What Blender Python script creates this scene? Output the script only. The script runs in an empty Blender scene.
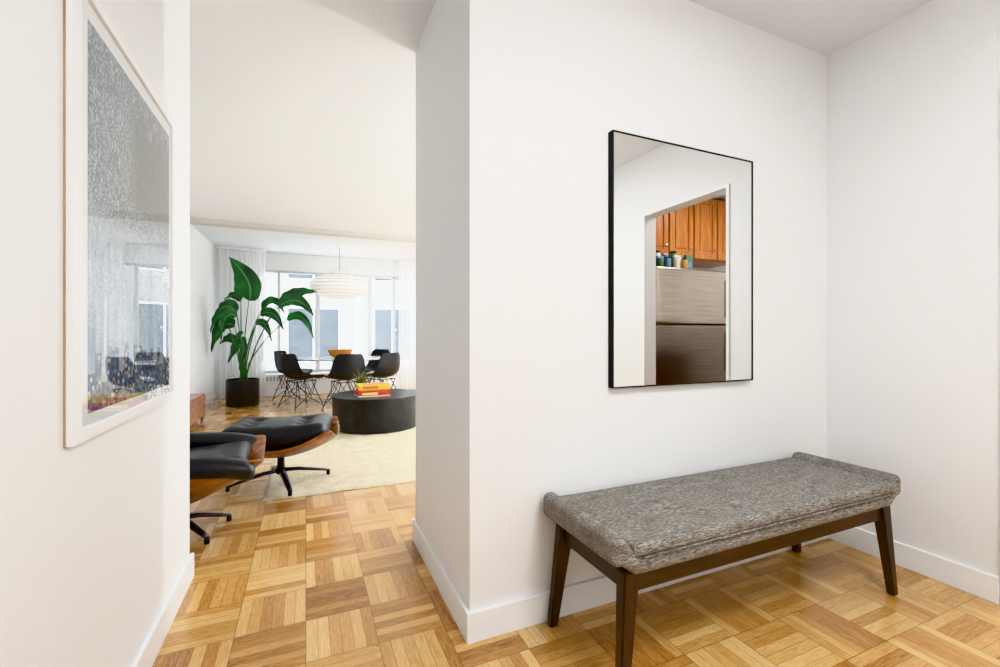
import bpy, bmesh, math, random
from mathutils import Vector, Matrix, noise
random.seed(7)
C = bpy.context.scene.collection
sc = bpy.context.scene
CH = 2.736      # ceiling height
HC = 1.15       # camera height

# ------------------------------------------------------------------ materials
def newmat(name):
    m = bpy.data.materials.new(name); m.use_nodes = True
    nt = m.node_tree; b = nt.nodes["Principled BSDF"]
    return m, nt, b
def N(nt, t, **kw):
    n = nt.nodes.new(t)
    for k, v in kw.items(): setattr(n, k, v)
    return n
def inp(nt, sock, v):
    if isinstance(v, bpy.types.NodeSocket): nt.links.new(v, sock)
    else: sock.default_value = v
def M(nt, op, a, b=0.0, c=0.0):
    n = N(nt, 'ShaderNodeMath', operation=op)
    inp(nt, n.inputs[0], a); inp(nt, n.inputs[1], b); inp(nt, n.inputs[2], c)
    return n.outputs[0]
def mixc(nt, f, a, b, blend='MIX'):
    n = N(nt, 'ShaderNodeMix', data_type='RGBA', blend_type=blend)
    inp(nt, n.inputs[0], f); inp(nt, n.inputs[6], a); inp(nt, n.inputs[7], b)
    return n.outputs[2]
def rgb(*c): return (c[0], c[1], c[2], 1.0)
def s2l(r, g, b):
    f = lambda c: (c/255/12.92) if c/255 <= .04045 else ((c/255+.055)/1.055)**2.4
    return (f(r), f(g), f(b), 1.0)
def ramp(nt, fac, stops):
    n = N(nt, 'ShaderNodeValToRGB'); cr = n.color_ramp
    while len(cr.elements) < len(stops): cr.elements.new(0.5)
    for e, (p, c) in zip(cr.elements, stops): e.position = p; e.color = c
    inp(nt, n.inputs[0], fac); return n.outputs[0]
def simple(name, col, rough=0.5, metal=0.0, var=0.05, scale=20, bump=0.0, coat=0.0, spec=None):
    m, nt, b = newmat(name)
    tc = N(nt, 'ShaderNodeTexCoord')
    nz = N(nt, 'ShaderNodeTexNoise'); nz.inputs['Scale'].default_value = scale; nz.inputs['Detail'].default_value = 4
    nt.links.new(tc.outputs['Object'], nz.inputs['Vector'])
    d = tuple(max(0, c*(1-var)) for c in col[:3])+(1,); l = tuple(min(1, c*(1+var)) for c in col[:3])+(1,)
    nt.links.new(mixc(nt, nz.outputs[0], d, l), b.inputs['Base Color'])
    b.inputs['Roughness'].default_value = rough; b.inputs['Metallic'].default_value = metal
    b.inputs['Coat Weight'].default_value = coat
    if spec is not None: b.inputs['Specular IOR Level'].default_value = spec
    if bump:
        bp = N(nt, 'ShaderNodeBump'); bp.inputs['Strength'].default_value = bump; bp.inputs['Distance'].default_value = 0.003
        nt.links.new(nz.outputs[0], bp.inputs['Height']); nt.links.new(bp.outputs[0], b.inputs['Normal'])
    return m

WALL = simple('wall_paint', s2l(237, 237, 237), 0.55, var=.008, scale=60, bump=.05)
CEIL = simple('ceiling_paint', s2l(235, 238, 241), 0.8, var=.008, scale=40)
TRIM = simple('trim_paint', s2l(242, 243, 244), 0.35, var=.008)
WINFR = simple('window_frame_paint', s2l(212, 214, 216), 0.4, var=.01)
BEAM = simple('beam_paint', s2l(210, 206, 199), 0.6, var=.02)
BLACKMETAL = simple('black_metal', rgb(.012, .012, .013), .35, .6)
BLACKPLASTIC = simple('black_upholstery', rgb(.012, .013, .016), .5, bump=.2, scale=300)
LEATHER = simple('black_leather', rgb(.018, .019, .022), .33, bump=.35, scale=60)
CHROME = simple('chrome', rgb(.75, .75, .76), .18, 1.0, var=.02)
ALU = simple('dark_aluminium', rgb(.05, .05, .055), .3, .8)
def brushed(name, c0, c1):
    m, nt, b = newmat(name)
    tc = N(nt, 'ShaderNodeTexCoord'); mp = N(nt, 'ShaderNodeMapping'); mp.inputs['Scale'].default_value = (1.5, 1, 160); nt.links.new(tc.outputs['Object'], mp.inputs[0])
    nz = N(nt, 'ShaderNodeTexNoise'); nz.inputs['Scale'].default_value = 1.5; nz.inputs['Detail'].default_value = 3; nt.links.new(mp.outputs[0], nz.inputs['Vector'])
    nt.links.new(ramp(nt, nz.outputs[0], [(.3, c0), (.7, c1)]), b.inputs['Base Color'])
    b.inputs['Metallic'].default_value = 1; b.inputs['Roughness'].default_value = .2
    bp = N(nt, 'ShaderNodeBump'); bp.inputs['Strength'].default_value = .1; bp.inputs['Distance'].default_value = .002; nt.links.new(nz.outputs[0], bp.inputs['Height']); nt.links.new(bp.outputs[0], b.inputs['Normal'])
    return m
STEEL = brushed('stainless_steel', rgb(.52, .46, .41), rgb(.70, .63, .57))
STEEL2 = brushed('stainless_steel_shaded', rgb(.26, .22, .195), rgb(.38, .325, .285))  # darker steel for the lower door, dark reflections painted into the colour
STEEL_D = simple('dark_steel', rgb(.06, .06, .06), .4, .7)
POT = simple('black_pot', rgb(.012, .012, .013), .35, var=.1)
SOIL = simple('soil', rgb(.05, .03, .02), .95, var=.4, scale=60)
WHITEPL = simple('white_lacquer', s2l(242, 242, 242), .35, var=.01)

def wood(name, c1, c2, axis='X', scale=6, rough=.35, coat=.1):
    m, nt, b = newmat(name)
    tc = N(nt, 'ShaderNodeTexCoord'); mp = N(nt, 'ShaderNodeMapping')
    st = {'X': (1, 14, 14), 'Y': (14, 1, 14), 'Z': (14, 14, 1)}[axis]
    mp.inputs['Scale'].default_value = st
    nt.links.new(tc.outputs['Object'], mp.inputs[0])
    nz = N(nt, 'ShaderNodeTexNoise'); nz.inputs['Scale'].default_value = scale; nz.inputs['Detail'].default_value = 6
    nz.inputs['Distortion'].default_value = .8
    nt.links.new(mp.outputs[0], nz.inputs['Vector'])
    nt.links.new(ramp(nt, nz.outputs[0], [(.3, c1), (.7, c2)]), b.inputs['Base Color'])
    b.inputs['Roughness'].default_value = rough; b.inputs['Coat Weight'].default_value = coat
    return m
WALNUT = wood('dark_walnut', s2l(30, 17, 12), s2l(66, 40, 27), 'X', 4)
WALNUTZ = wood('dark_walnut_legs', s2l(30, 17, 12), s2l(62, 37, 25), 'Z', 4)
ROSEWOOD = wood('rosewood_ply', s2l(84, 44, 20), s2l(196, 124, 68), 'X', 2.2, .3, .3)
CABWOOD = wood('honey_cabinet_wood', s2l(168, 100, 48), s2l(214, 146, 86), 'Z', 3, .3, .3)
DARKCAB = wood('brown_base_cabinet_wood', s2l(70, 38, 20), s2l(112, 66, 36), 'Z', 3, .4, .1)
CONSOLE = wood('console_wood', s2l(140, 96, 74), s2l(186, 140, 112), 'Y', 3)
EDGEWOOD = wood('frame_edge_wood', s2l(158, 132, 104), s2l(190, 166, 136), 'Z', 3)

def parquet():
    m, nt, b = newmat('parquet')
    tc = N(nt, 'ShaderNodeTexCoord'); sp = N(nt, 'ShaderNodeSeparateXYZ')
    nt.links.new(tc.outputs['Object'], sp.inputs[0])
    S = 0.25; n = 6.0
    px = M(nt, 'DIVIDE', M(nt, 'ADD', sp.outputs[0], 20.0), S)
    py = M(nt, 'DIVIDE', M(nt, 'ADD', sp.outputs[1], 20.05), S)
    cx = M(nt, 'FLOOR', px); cy = M(nt, 'FLOOR', py)
    fx = M(nt, 'FRACT', px); fy = M(nt, 'FRACT', py)
    par = M(nt, 'MODULO', M(nt, 'ADD', cx, cy), 2.0)
    inv = M(nt, 'SUBTRACT', 1.0, par)
    ac = M(nt, 'ADD', M(nt, 'MULTIPLY', fx, par), M(nt, 'MULTIPLY', fy, inv))
    al = M(nt, 'ADD', M(nt, 'MULTIPLY', fy, par), M(nt, 'MULTIPLY', fx, inv))
    a5 = M(nt, 'MULTIPLY', ac, n); si = M(nt, 'FLOOR', a5); sf = M(nt, 'FRACT', a5)
    cv = N(nt, 'ShaderNodeCombineXYZ'); inp(nt, cv.inputs[0], cx); inp(nt, cv.inputs[1], cy); inp(nt, cv.inputs[2], si)
    wn = N(nt, 'ShaderNodeTexWhiteNoise', noise_dimensions='3D'); nt.links.new(cv.outputs[0], wn.inputs['Vector'])
    cv2 = N(nt, 'ShaderNodeCombineXYZ'); inp(nt, cv2.inputs[0], cx); inp(nt, cv2.inputs[1], cy)
    wn2 = N(nt, 'ShaderNodeTexWhiteNoise', noise_dimensions='3D'); nt.links.new(cv2.outputs[0], wn2.inputs['Vector'])
    gv = N(nt, 'ShaderNodeCombineXYZ')
    inp(nt, gv.inputs[0], M(nt, 'MULTIPLY', al, 1.8)); inp(nt, gv.inputs[1], M(nt, 'MULTIPLY', a5, 3.2))
    inp(nt, gv.inputs[2], M(nt, 'MULTIPLY', wn.outputs['Value'], 60.0))
    gn = N(nt, 'ShaderNodeTexNoise'); gn.inputs['Scale'].default_value = 2.8; gn.inputs['Detail'].default_value = 6; gn.inputs['Distortion'].default_value = 1.1
    nt.links.new(gv.outputs[0], gn.inputs['Vector'])
    v = M(nt, 'ADD', M(nt, 'MULTIPLY', wn.outputs['Value'], .50), M(nt, 'MULTIPLY', wn2.outputs['Value'], .24))
    v = M(nt, 'ADD', v, M(nt, 'MULTIPLY', M(nt, 'SUBTRACT', gn.outputs[0], .5), 1.0))
    v = M(nt, 'ADD', v, .10)
    col = ramp(nt, v, [(0.0, s2l(134, 86, 42)), (.28, s2l(186, 134, 74)), (.6, s2l(216, 171, 106)), (1.0, s2l(240, 207, 150))])
    kv = N(nt, 'ShaderNodeTexVoronoi'); kv.inputs['Scale'].default_value = 5.5; nt.links.new(tc.outputs['Object'], kv.inputs['Vector'])
    kn = M(nt, 'MULTIPLY', M(nt, 'LESS_THAN', kv.outputs['Distance'], .035), .5)
    col = mixc(nt, kn, col, s2l(110, 66, 32))
    d1 = M(nt, 'MINIMUM', sf, M(nt, 'SUBTRACT', 1.0, sf))
    d2 = M(nt, 'MULTIPLY', M(nt, 'MINIMUM', al, M(nt, 'SUBTRACT', 1.0, al)), n)
    d = M(nt, 'MINIMUM', d1, d2)
    line = M(nt, 'MAXIMUM', M(nt, 'SUBTRACT', 1.0, M(nt, 'DIVIDE', d, .052)), 0.0)
    d3 = M(nt, 'MINIMUM', M(nt, 'MINIMUM', fx, M(nt, 'SUBTRACT', 1.0, fx)), M(nt, 'MINIMUM', fy, M(nt, 'SUBTRACT', 1.0, fy)))
    line2 = M(nt, 'LESS_THAN', d3, .006)
    lf = M(nt, 'MAXIMUM', M(nt, 'MULTIPLY', line, .55), M(nt, 'MULTIPLY', line2, .62))
    nt.links.new(mixc(nt, lf, col, s2l(92, 57, 28)), b.inputs['Base Color'])
    b.inputs['Roughness'].default_value = .25
    b.inputs['Coat Weight'].default_value = .35; b.inputs['Coat Roughness'].default_value = .14
    bp = N(nt, 'ShaderNodeBump'); bp.inputs['Strength'].default_value = .25; bp.inputs['Distance'].default_value = .002; bp.invert = True
    nt.links.new(lf, bp.inputs['Height']); nt.links.new(bp.outputs[0], b.inputs['Normal'])
    return m
PARQ = parquet()

def tweed():
    m, nt, b = newmat('grey_tweed')
    tc = N(nt, 'ShaderNodeTexCoord')
    outs = []
    for sc_, s in (((1, 8, 8), 52), ((8, 1, 8), 90), ((1, 1, 1), 520), ((1, 3, 3), 8)):
        mp = N(nt, 'ShaderNodeMapping'); mp.inputs['Scale'].default_value = sc_
        nt.links.new(tc.outputs['Object'], mp.inputs[0])
        nz = N(nt, 'ShaderNodeTexNoise'); nz.inputs['Scale'].default_value = s; nz.inputs['Detail'].default_value = 2
        nt.links.new(mp.outputs[0], nz.inputs['Vector']); outs.append(nz.outputs[0])
    v = M(nt, 'ADD', M(nt, 'ADD', M(nt, 'MULTIPLY', outs[0], .52), M(nt, 'MULTIPLY', outs[1], .24)), M(nt, 'MULTIPLY', outs[2], .14))
    v = M(nt, 'ADD', v, M(nt, 'MULTIPLY', outs[3], .10))
    nt.links.new(ramp(nt, v, [(.38, s2l(66, 60, 54)), (.5, s2l(120, 114, 106)), (.62, s2l(182, 176, 167))]), b.inputs['Base Color'])
    b.inputs['Roughness'].default_value = .95
    b.inputs['Sheen Weight'].default_value = .1
    bp = N(nt, 'ShaderNodeBump'); bp.inputs['Strength'].default_value = .3; bp.inputs['Distance'].default_value = .0015
    nt.links.new(v, bp.inputs['Height']); nt.links.new(bp.outputs[0], b.inputs['Normal'])
    return m
TWEED = tweed()

def mirror_mat():
    m, nt, b = newmat('mirror_glass')
    b.inputs['Base Color'].default_value = rgb(.86, .87, .86); b.inputs['Metallic'].default_value = 1; b.inputs['Roughness'].default_value = 0.0
    return m
def glass_mat(name, k=1.0, base=.05):
    m = bpy.data.materials.new(name); m.use_nodes = True; nt = m.node_tree; nt.nodes.clear()
    o = N(nt, 'ShaderNodeOutputMaterial'); t = N(nt, 'ShaderNodeBsdfTransparent'); g = N(nt, 'ShaderNodeBsdfGlossy'); g.inputs['Roughness'].default_value = 0.0
    lw = N(nt, 'ShaderNodeLayerWeight'); lw.inputs[0].default_value = .5
    f5 = M(nt, 'POWER', lw.outputs['Facing'], 4.0)
    fac = M(nt, 'MINIMUM', M(nt, 'ADD', M(nt, 'MULTIPLY', f5, k), base), .9)
    mx = N(nt, 'ShaderNodeMixShader'); nt.links.new(fac, mx.inputs[0])
    nt.links.new(t.outputs[0], mx.inputs[1]); nt.links.new(g.outputs[0], mx.inputs[2]); nt.links.new(mx.outputs[0], o.inputs[0])
    return m
WGLASS = glass_mat('clear_glass', .8)
PGLASS = glass_mat('picture_glazing', 1.15, .06)
def sheer():
    m = bpy.data.materials.new('sheer_curtain'); m.use_nodes = True; nt = m.node_tree; nt.nodes.clear()
    o = N(nt, 'ShaderNodeOutputMaterial'); t = N(nt, 'ShaderNodeBsdfTransparent'); g = N(nt, 'ShaderNodeBsdfTranslucent'); d = N(nt, 'ShaderNodeBsdfDiffuse')
    g.inputs[0].default_value = rgb(.95, .95, .95); d.inputs[0].default_value = rgb(.95, .95, .95)
    a = N(nt, 'ShaderNodeMixShader'); a.inputs[0].default_value = .45; nt.links.new(g.outputs[0], a.inputs[1]); nt.links.new(d.outputs[0], a.inputs[2])
    mx = N(nt, 'ShaderNodeMixShader'); mx.inputs[0].default_value = .68
    nt.links.new(t.outputs[0], mx.inputs[1]); nt.links.new(a.outputs[0], mx.inputs[2]); nt.links.new(mx.outputs[0], o.inputs[0])
    return m
SHEER = sheer()

# ------------------------------------------------------------------ mesh helpers
def obj_from(name, verts, faces, mat, smooth=False):
    me = bpy.data.meshes.new(name); me.from_pydata([tuple(v) for v in verts], [], faces); me.validate(); me.update()
    if mat is not None: me.materials.append(mat)
    bm = bmesh.new(); bm.from_mesh(me); bmesh.ops.recalc_face_normals(bm, faces=bm.faces)
    for f in bm.faces: f.smooth = smooth
    bm.to_mesh(me); bm.free()
    o = bpy.data.objects.new(name, me); C.objects.link(o); return o
def box(name, lo, hi, mat, bevel=0.0, seg=2):
    bm = bmesh.new(); bmesh.ops.create_cube(bm, size=1)
    for v in bm.verts:
        v.co = Vector([(lo[i]+hi[i])/2 + v.co[i]*(hi[i]-lo[i]) for i in range(3)])
    if bevel: bmesh.ops.bevel(bm, geom=bm.edges[:], offset=bevel, segments=seg, affect='EDGES', profile=.5)
    me = bpy.data.meshes.new(name); bm.to_mesh(me); bm.free(); me.materials.append(mat)
    o = bpy.data.objects.new(name, me); C.objects.link(o); return o
def boxes(name, lst, mat, bevel=0.0):
    bm = bmesh.new()
    for lo, hi in lst:
        r = bmesh.ops.create_cube(bm, size=1)
        for v in r['verts']:
            v.co = Vector([(lo[i]+hi[i])/2 + v.co[i]*(hi[i]-lo[i]) for i in range(3)])
    if bevel: bmesh.ops.bevel(bm, geom=bm.edges[:], offset=bevel, segments=2, affect='EDGES')
    me = bpy.data.meshes.new(name); bm.to_mesh(me); bm.free(); me.materials.append(mat)
    o = bpy.data.objects.new(name, me); C.objects.link(o); return o
def rbox(name, size, r, mat, cuts=14, bulge=0.0, deform=None, center=(0, 0, 0)):
    hx, hy, hz = [s/2 for s in size]; r = min(r, hx, hy, hz)
    bm = bmesh.new(); bmesh.ops.create_cube(bm, size=2)
    bmesh.ops.subdivide_edges(bm, edges=bm.edges[:], cuts=cuts, use_grid_fill=True)
    for v in bm.verts:
        q = v.co.copy()
        q = Vector([math.copysign(1-(1-abs(c))**1.6, c) if abs(c) < 1 else c for c in q])
        p = Vector((q.x*hx, q.y*hy, q.z*hz))
        inner = Vector((max(-hx+r, min(hx-r, p.x)), max(-hy+r, min(hy-r, p.y)), max(-hz+r, min(hz-r, p.z))))
        d = p-inner
        if d.length > 1e-9: p = inner + d.normalized()*r
        if bulge: p.z += math.copysign(bulge, p.z)*(1-(p.x/hx)**2)*(1-(p.y/hy)**2)*min(1, abs(p.z)/hz)
        if deform: p = deform(p)
        v.co = p + Vector(center)
    me = bpy.data.meshes.new(name)
    for f in bm.faces: f.smooth = True
    bm.to_mesh(me); bm.free(); me.materials.append(mat)
    o = bpy.data.objects.new(name, me); C.objects.link(o); return o
def lathe(name, prof, mat, seg=48, center=(0, 0, 0), sx=1, sy=1, smooth=True):
    vs = []; fs = []
    n = len(prof)
    for i in range(seg):
        a = 2*math.pi*i/seg
        for r, z in prof: vs.append((center[0]+r*math.cos(a)*sx, center[1]+r*math.sin(a)*sy, center[2]+z))
    for i in range(seg):
        j = (i+1) % seg
        for k in range(n-1): fs.append((i*n+k, j*n+k, j*n+k+1, i*n+k+1))
    o = obj_from(name, vs, fs, mat, smooth)
    bm = bmesh.new(); bm.from_mesh(o.data); bmesh.ops.remove_doubles(bm, verts=bm.verts, dist=1e-5); bmesh.ops.recalc_face_normals(bm, faces=bm.faces)
    for e in bm.edges:
        if len(e.link_faces) == 2 and e.calc_face_angle() > math.radians(40): e.smooth = False
    bm.to_mesh(o.data); bm.free(); return o
def tube_geo(pts, rads, seg=10, flat=1.0):
    vs = []; fs = []; pts = [Vector(p) for p in pts]
    for i, p in enumerate(pts):
        t = (pts[min(i+1, len(pts)-1)]-pts[max(i-1, 0)]).normalized()
        up = Vector((0, 0, 1)) if abs(t.z) < .9 else Vector((1, 0, 0))
        a = t.cross(up).normalized(); b = a.cross(t).normalized()
        r = rads[i] if isinstance(rads, (list, tuple)) else rads
        for k in range(seg):
            th = 2*math.pi*k/seg
            vs.append(p + a*math.cos(th)*r + b*math.sin(th)*r*flat)
    m = len(pts)
    for i in range(m-1):
        for k in range(seg):
            l = (k+1) % seg
            fs.append((i*seg+k, i*seg+l, (i+1)*seg+l, (i+1)*seg+k))
    fs.append(tuple(range(seg-1, -1, -1))); fs.append(tuple((m-1)*seg+k for k in range(seg)))
    return vs, fs
def tube(name, pts, rads, mat, seg=10, flat=1.0):
    vs, fs = tube_geo(pts, rads, seg, flat); return obj_from(name, vs, fs, mat, True)
def tubes(name, lst, mat, seg=8):
    V = []; F = []
    for pts, r in lst:
        vs, fs = tube_geo(pts, r, seg); o = len(V); V += vs; F += [tuple(i+o for i in f) for f in fs]
    return obj_from(name, V, F, mat, True)
def leg(name, top, bot, wt, wb, mat, bevel=.004):
    vs = []
    for p, w in ((top, wt), (bot, wb)):
        for sx, sy in ((-1, -1), (1, -1), (1, 1), (-1, 1)):
            vs.append((p[0]+sx*w[0]/2, p[1]+sy*w[1]/2, p[2]))
    fs = [(0, 1, 2, 3), (4, 5, 6, 7), (0, 1, 5, 4), (1, 2, 6, 5), (2, 3, 7, 6), (3, 0, 4, 7)]
    o = obj_from(name, vs, fs, mat)
    bm = bmesh.new(); bm.from_mesh(o.data); bmesh.ops.bevel(bm, geom=bm.edges[:], offset=bevel, segments=2, affect='EDGES'); bm.to_mesh(o.data); bm.free()
    return o
def sheet(name, fn, nu, nv, thick, mat, sub=1):
    vs = [fn(u/(nu-1), v/(nv-1)) for v in range(nv) for u in range(nu)]
    fs = [(v*nu+u, v*nu+u+1, (v+1)*nu+u+1, (v+1)*nu+u) for v in range(nv-1) for u in range(nu-1)]
    o = obj_from(name, vs, fs, mat, True)
    if thick:
        s = o.modifiers.new('thick', 'SOLIDIFY'); s.thickness = thick; s.offset = 0
    if sub:
        s = o.modifiers.new('sub', 'SUBSURF'); s.levels = sub; s.render_levels = sub
    return o
def thing(name, label, cat, loc=(0, 0, 0), rz=0.0, group=None, parts=()):
    e = bpy.data.objects.new(name, None); e.empty_display_size = .1; C.objects.link(e)
    e.location = loc; e.rotation_euler = (0, 0, rz)
    e["label"] = label; e["category"] = cat
    if group: e["group"] = group
    for p in parts: p.parent = e
    return e
def tag(o, label, cat, group=None):
    o["label"] = label; o["category"] = cat
    if group: o["group"] = group
    return o
def st(o): o["kind"] = "structure"; return o
def copy_thing(root, loc, rz):
    e = root.copy(); C.objects.link(e); e.location = loc; e.rotation_euler = (0, 0, rz)
    for c in list(root.children):
        k = c.copy(); k.parent = e; C.objects.link(k)
        for g in list(c.children):
            q = g.copy(); q.parent = k; C.objects.link(q)
    return e

# ------------------------------------------------------------------ room shell
WF = 1.574; SX = .564; SE = 2.475; RW = 2.72; LW = -.503; LE = 2.51
LLX = -1.5; WY = 9.6; LRX = 4.5
DY0, DY1 = .035, .86
st(box('floor', (-1.7, -1.8, -.1), (5.2, 9.85, 0), PARQ))
st(box('ceiling', (-1.7, -1.8, CH), (5.2, 9.85, CH+.1), CEIL))
st(box('wall_front', (SX, WF, 0), (5.1, SE, CH), WALL))
st(box('wall_left', (LW-.12, -1.6, 0), (LW, LE, CH), WALL))
st(boxes('wall_right', [((RW, -1.6, 0), (RW+.12, DY0, CH)), ((RW, DY1, 0), (RW+.12, WF, CH)), ((RW, DY0, 2.19), (RW+.12, DY1, CH))], WALL))
st(box('wall_back', (LW-.12, -1.72, 0), (5.1, -1.6, CH), WALL))
st(box('wall_kitchen_side', (5.1, -1.72, 0), (5.2, SE, CH), WALL))
st(box('wall_kitchen_back', (RW+.12, -1.12, 0), (5.1, -1.0, CH), WALL))
st(box('wall_living_near', (LLX-.12, LE-.12, 0), (LW-.12, LE, CH), WALL))
st(box('wall_living_left', (LLX-.12, LE, 0), (LLX, WY, CH), WALL))
st(box('wall_living_right', (LRX, SE, 0), (LRX+.12, WY, CH), WALL))
WX0, WX1, WZ0, WZ1 = -.84, 4.2, .42, 2.40
st(boxes('wall_window', [((LLX-.12, WY, 0), (WX0, WY+.2, CH)), ((WX1, WY, 0), (LRX+.12, WY+.2, CH)),
                         ((WX0, WY, 0), (WX1, WY+.2, WZ0)), ((WX0, WY, WZ1), (WX1, WY+.2, CH))], WALL))
st(box('trim_beam', (LLX, 7.15, CH-.06), (LRX, 7.33, CH), BEAM))
bh = .115; bt = .016
st(box('baseboard_front', (SX-bt, WF-bt, 0), (RW, WF, bh), TRIM, .003))
st(box('baseboard_opening', (SX-bt, WF, 0), (SX, SE+bt, bh), TRIM, .003))
st(box('baseboard_right', (RW-bt, .884, 0), (RW, WF-bt, bh), TRIM, .003))
st(box('baseboard_left', (LW, -1.6, 0), (LW+bt, LE+bt, bh), TRIM, .003))
st(box('baseboard_living_left', (LLX, LE, 0), (LLX+bt, WY, bh), TRIM, .003))
st(box('baseboard_living_near', (SX, SE, 0), (LRX, SE+bt, bh), TRIM, .003))
st(boxes('trim_doorway', [((RW-.01, DY0-.022, 0), (RW, DY0, 2.212)), ((RW-.01, DY1, 0), (RW, DY1+.022, 2.212)), ((RW-.01, DY0, 2.19), (RW, DY1, 2.212))], TRIM))

# windows
wx = [WX0, .22, 1.23, 2.24, 3.25, WX1]
for i in range(len(wx)-1):
    a, b_ = wx[i], wx[i+1]; f = .04; y0, y1 = WY+.04, WY+.13
    L = [((a, y0, WZ0), (a+f, y1, WZ1)), ((b_-f, y0, WZ0), (b_, y1, WZ1)), ((a+f, y0, WZ0), (b_-f, y1, WZ0+f)), ((a+f, y0, WZ1-f), (b_-f, y1, WZ1))]
    mx = a+.36 if i == 0 else (a+b_)/2
    if i in (0, 2, 4): L.append(((mx-.025, y0, WZ0+f), (mx+.025, y1, WZ1-f)))
    w = st(boxes('window_%d' % (i+1), L, WINFR, .003))
    yy = y0+.035; A, B_ = a+f-.004, b_-f+.004
    g = obj_from('window_glass', [(A, yy, WZ0+f-.004), (B_, yy, WZ0+f-.004), (B_, yy, WZ1-f+.004), (A, yy, WZ1-f+.004)], [(0, 1, 2, 3)], WGLASS); g.parent = w
st(box('trim_sill', (WX0, WY-.03, WZ0-.03), (WX1, WY+.04, WZ0), TRIM, .003))

# ------------------------------------------------------------------ camera
cam = bpy.data.cameras.new('camera'); co = bpy.data.objects.new('camera', cam); C.objects.link(co)
cam.lens = 16.0; cam.sensor_width = 36; cam.clip_start = .02
co.location = (0, 0, HC); co.rotation_euler = (math.radians(90), 0, math.radians(-23.6)); cam.shift_y = .0015
sc.camera = co

# ------------------------------------------------------------------ bench
bx0, bx1, by0, by1 = .855, 2.425, 1.088, 1.552
bcx, bcy = (bx0+bx1)/2, (by0+by1)/2; BLn = bx1-bx0; BD = by1-by0
def sstep(t): t = max(0, min(1, t)); return t*t*(3-2*t)
def curl(p):
    e = abs(p.x)-(BLn/2-.095)
    if e > 0:
        p.z += .068*sstep(e/.06)*(1.0 if p.z > 0 else .55)
    return p
seat_base = rbox('seat_base', (BLn, BD, .066), .028, TWEED, 38, 0, curl, (0, 0, .430))
def padf(p):
    e = abs(p.x)-(BLn/2-.20)
    if e > 0: p.z += .003*(e/.12)**1.8
    return p
seat_pad = rbox('seat_cushion', (BLn-.140, BD+.008, .044), .018, TWEED, 30, .004, padf, (0, -.001, .479))
hx, hy = (BLn-.10)/2, (BD-.02)/2
piping = tubes('piping', [([(-hx+.06, -hy-.014, .460), (0, -hy-.0145, .460), (hx-.06, -hy-.014, .460)], .0035)], TWEED)
lx = BLn/2-.085
parts = [seat_base, seat_pad, piping]
for sx in (-1, 1):
    for sy in (-1, 1):
        parts.append(leg('leg', (sx*lx, sy*(BD/2-.045), .405), (sx*(lx+.045), sy*(BD/2-.022), 0), (.062, .045), (.034, .030), WALNUTZ))
for sy in (-1, 1):
    parts.append(box('side_rail', (-lx+.02, sy*(BD/2-.045)-.012, .335), (lx-.02, sy*(BD/2-.045)+.012, .402), WALNUT, .003))
for sx in (-1, 1):
    parts.append(box('end_rail', (sx*lx-.012, -BD/2+.05, .335), (sx*lx+.012, BD/2-.05, .402), WALNUTZ, .003))
thing('bench', 'long low grey tweed bench with dark walnut splayed legs', 'bench', (bcx, bcy, 0), 0, None, parts)

# ------------------------------------------------------------------ wall mirror
mx0, mx1, mz0, mz1 = 1.198, 2.066, .922, 2.025
cx, cz = (mx0+mx1)/2, (mz0+mz1)/2; w2, h2 = (mx1-mx0)/2, (mz1-mz0)/2
fw = .0055; d0, d1 = -.032, 0
frame = boxes('mirror_frame', [((-w2, d0, -h2), (-w2+fw, d1, h2)), ((w2-fw, d0, -h2), (w2, d1, h2)), ((-w2+fw, d0, -h2), (w2-fw, d1, -h2+fw)), ((-w2+fw, d0, h2-fw), (w2-fw, d1, h2))], BLACKMETAL)
mg = box('mirror_glass', (-w2+fw, -.029, -h2+fw), (w2-fw, -.006, h2-fw), mirror_mat())
thing('wall_mirror', 'tall mirror in thin black metal frame hung above the bench', 'mirror', (cx, WF, cz), 0, None, [frame, mg])

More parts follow.
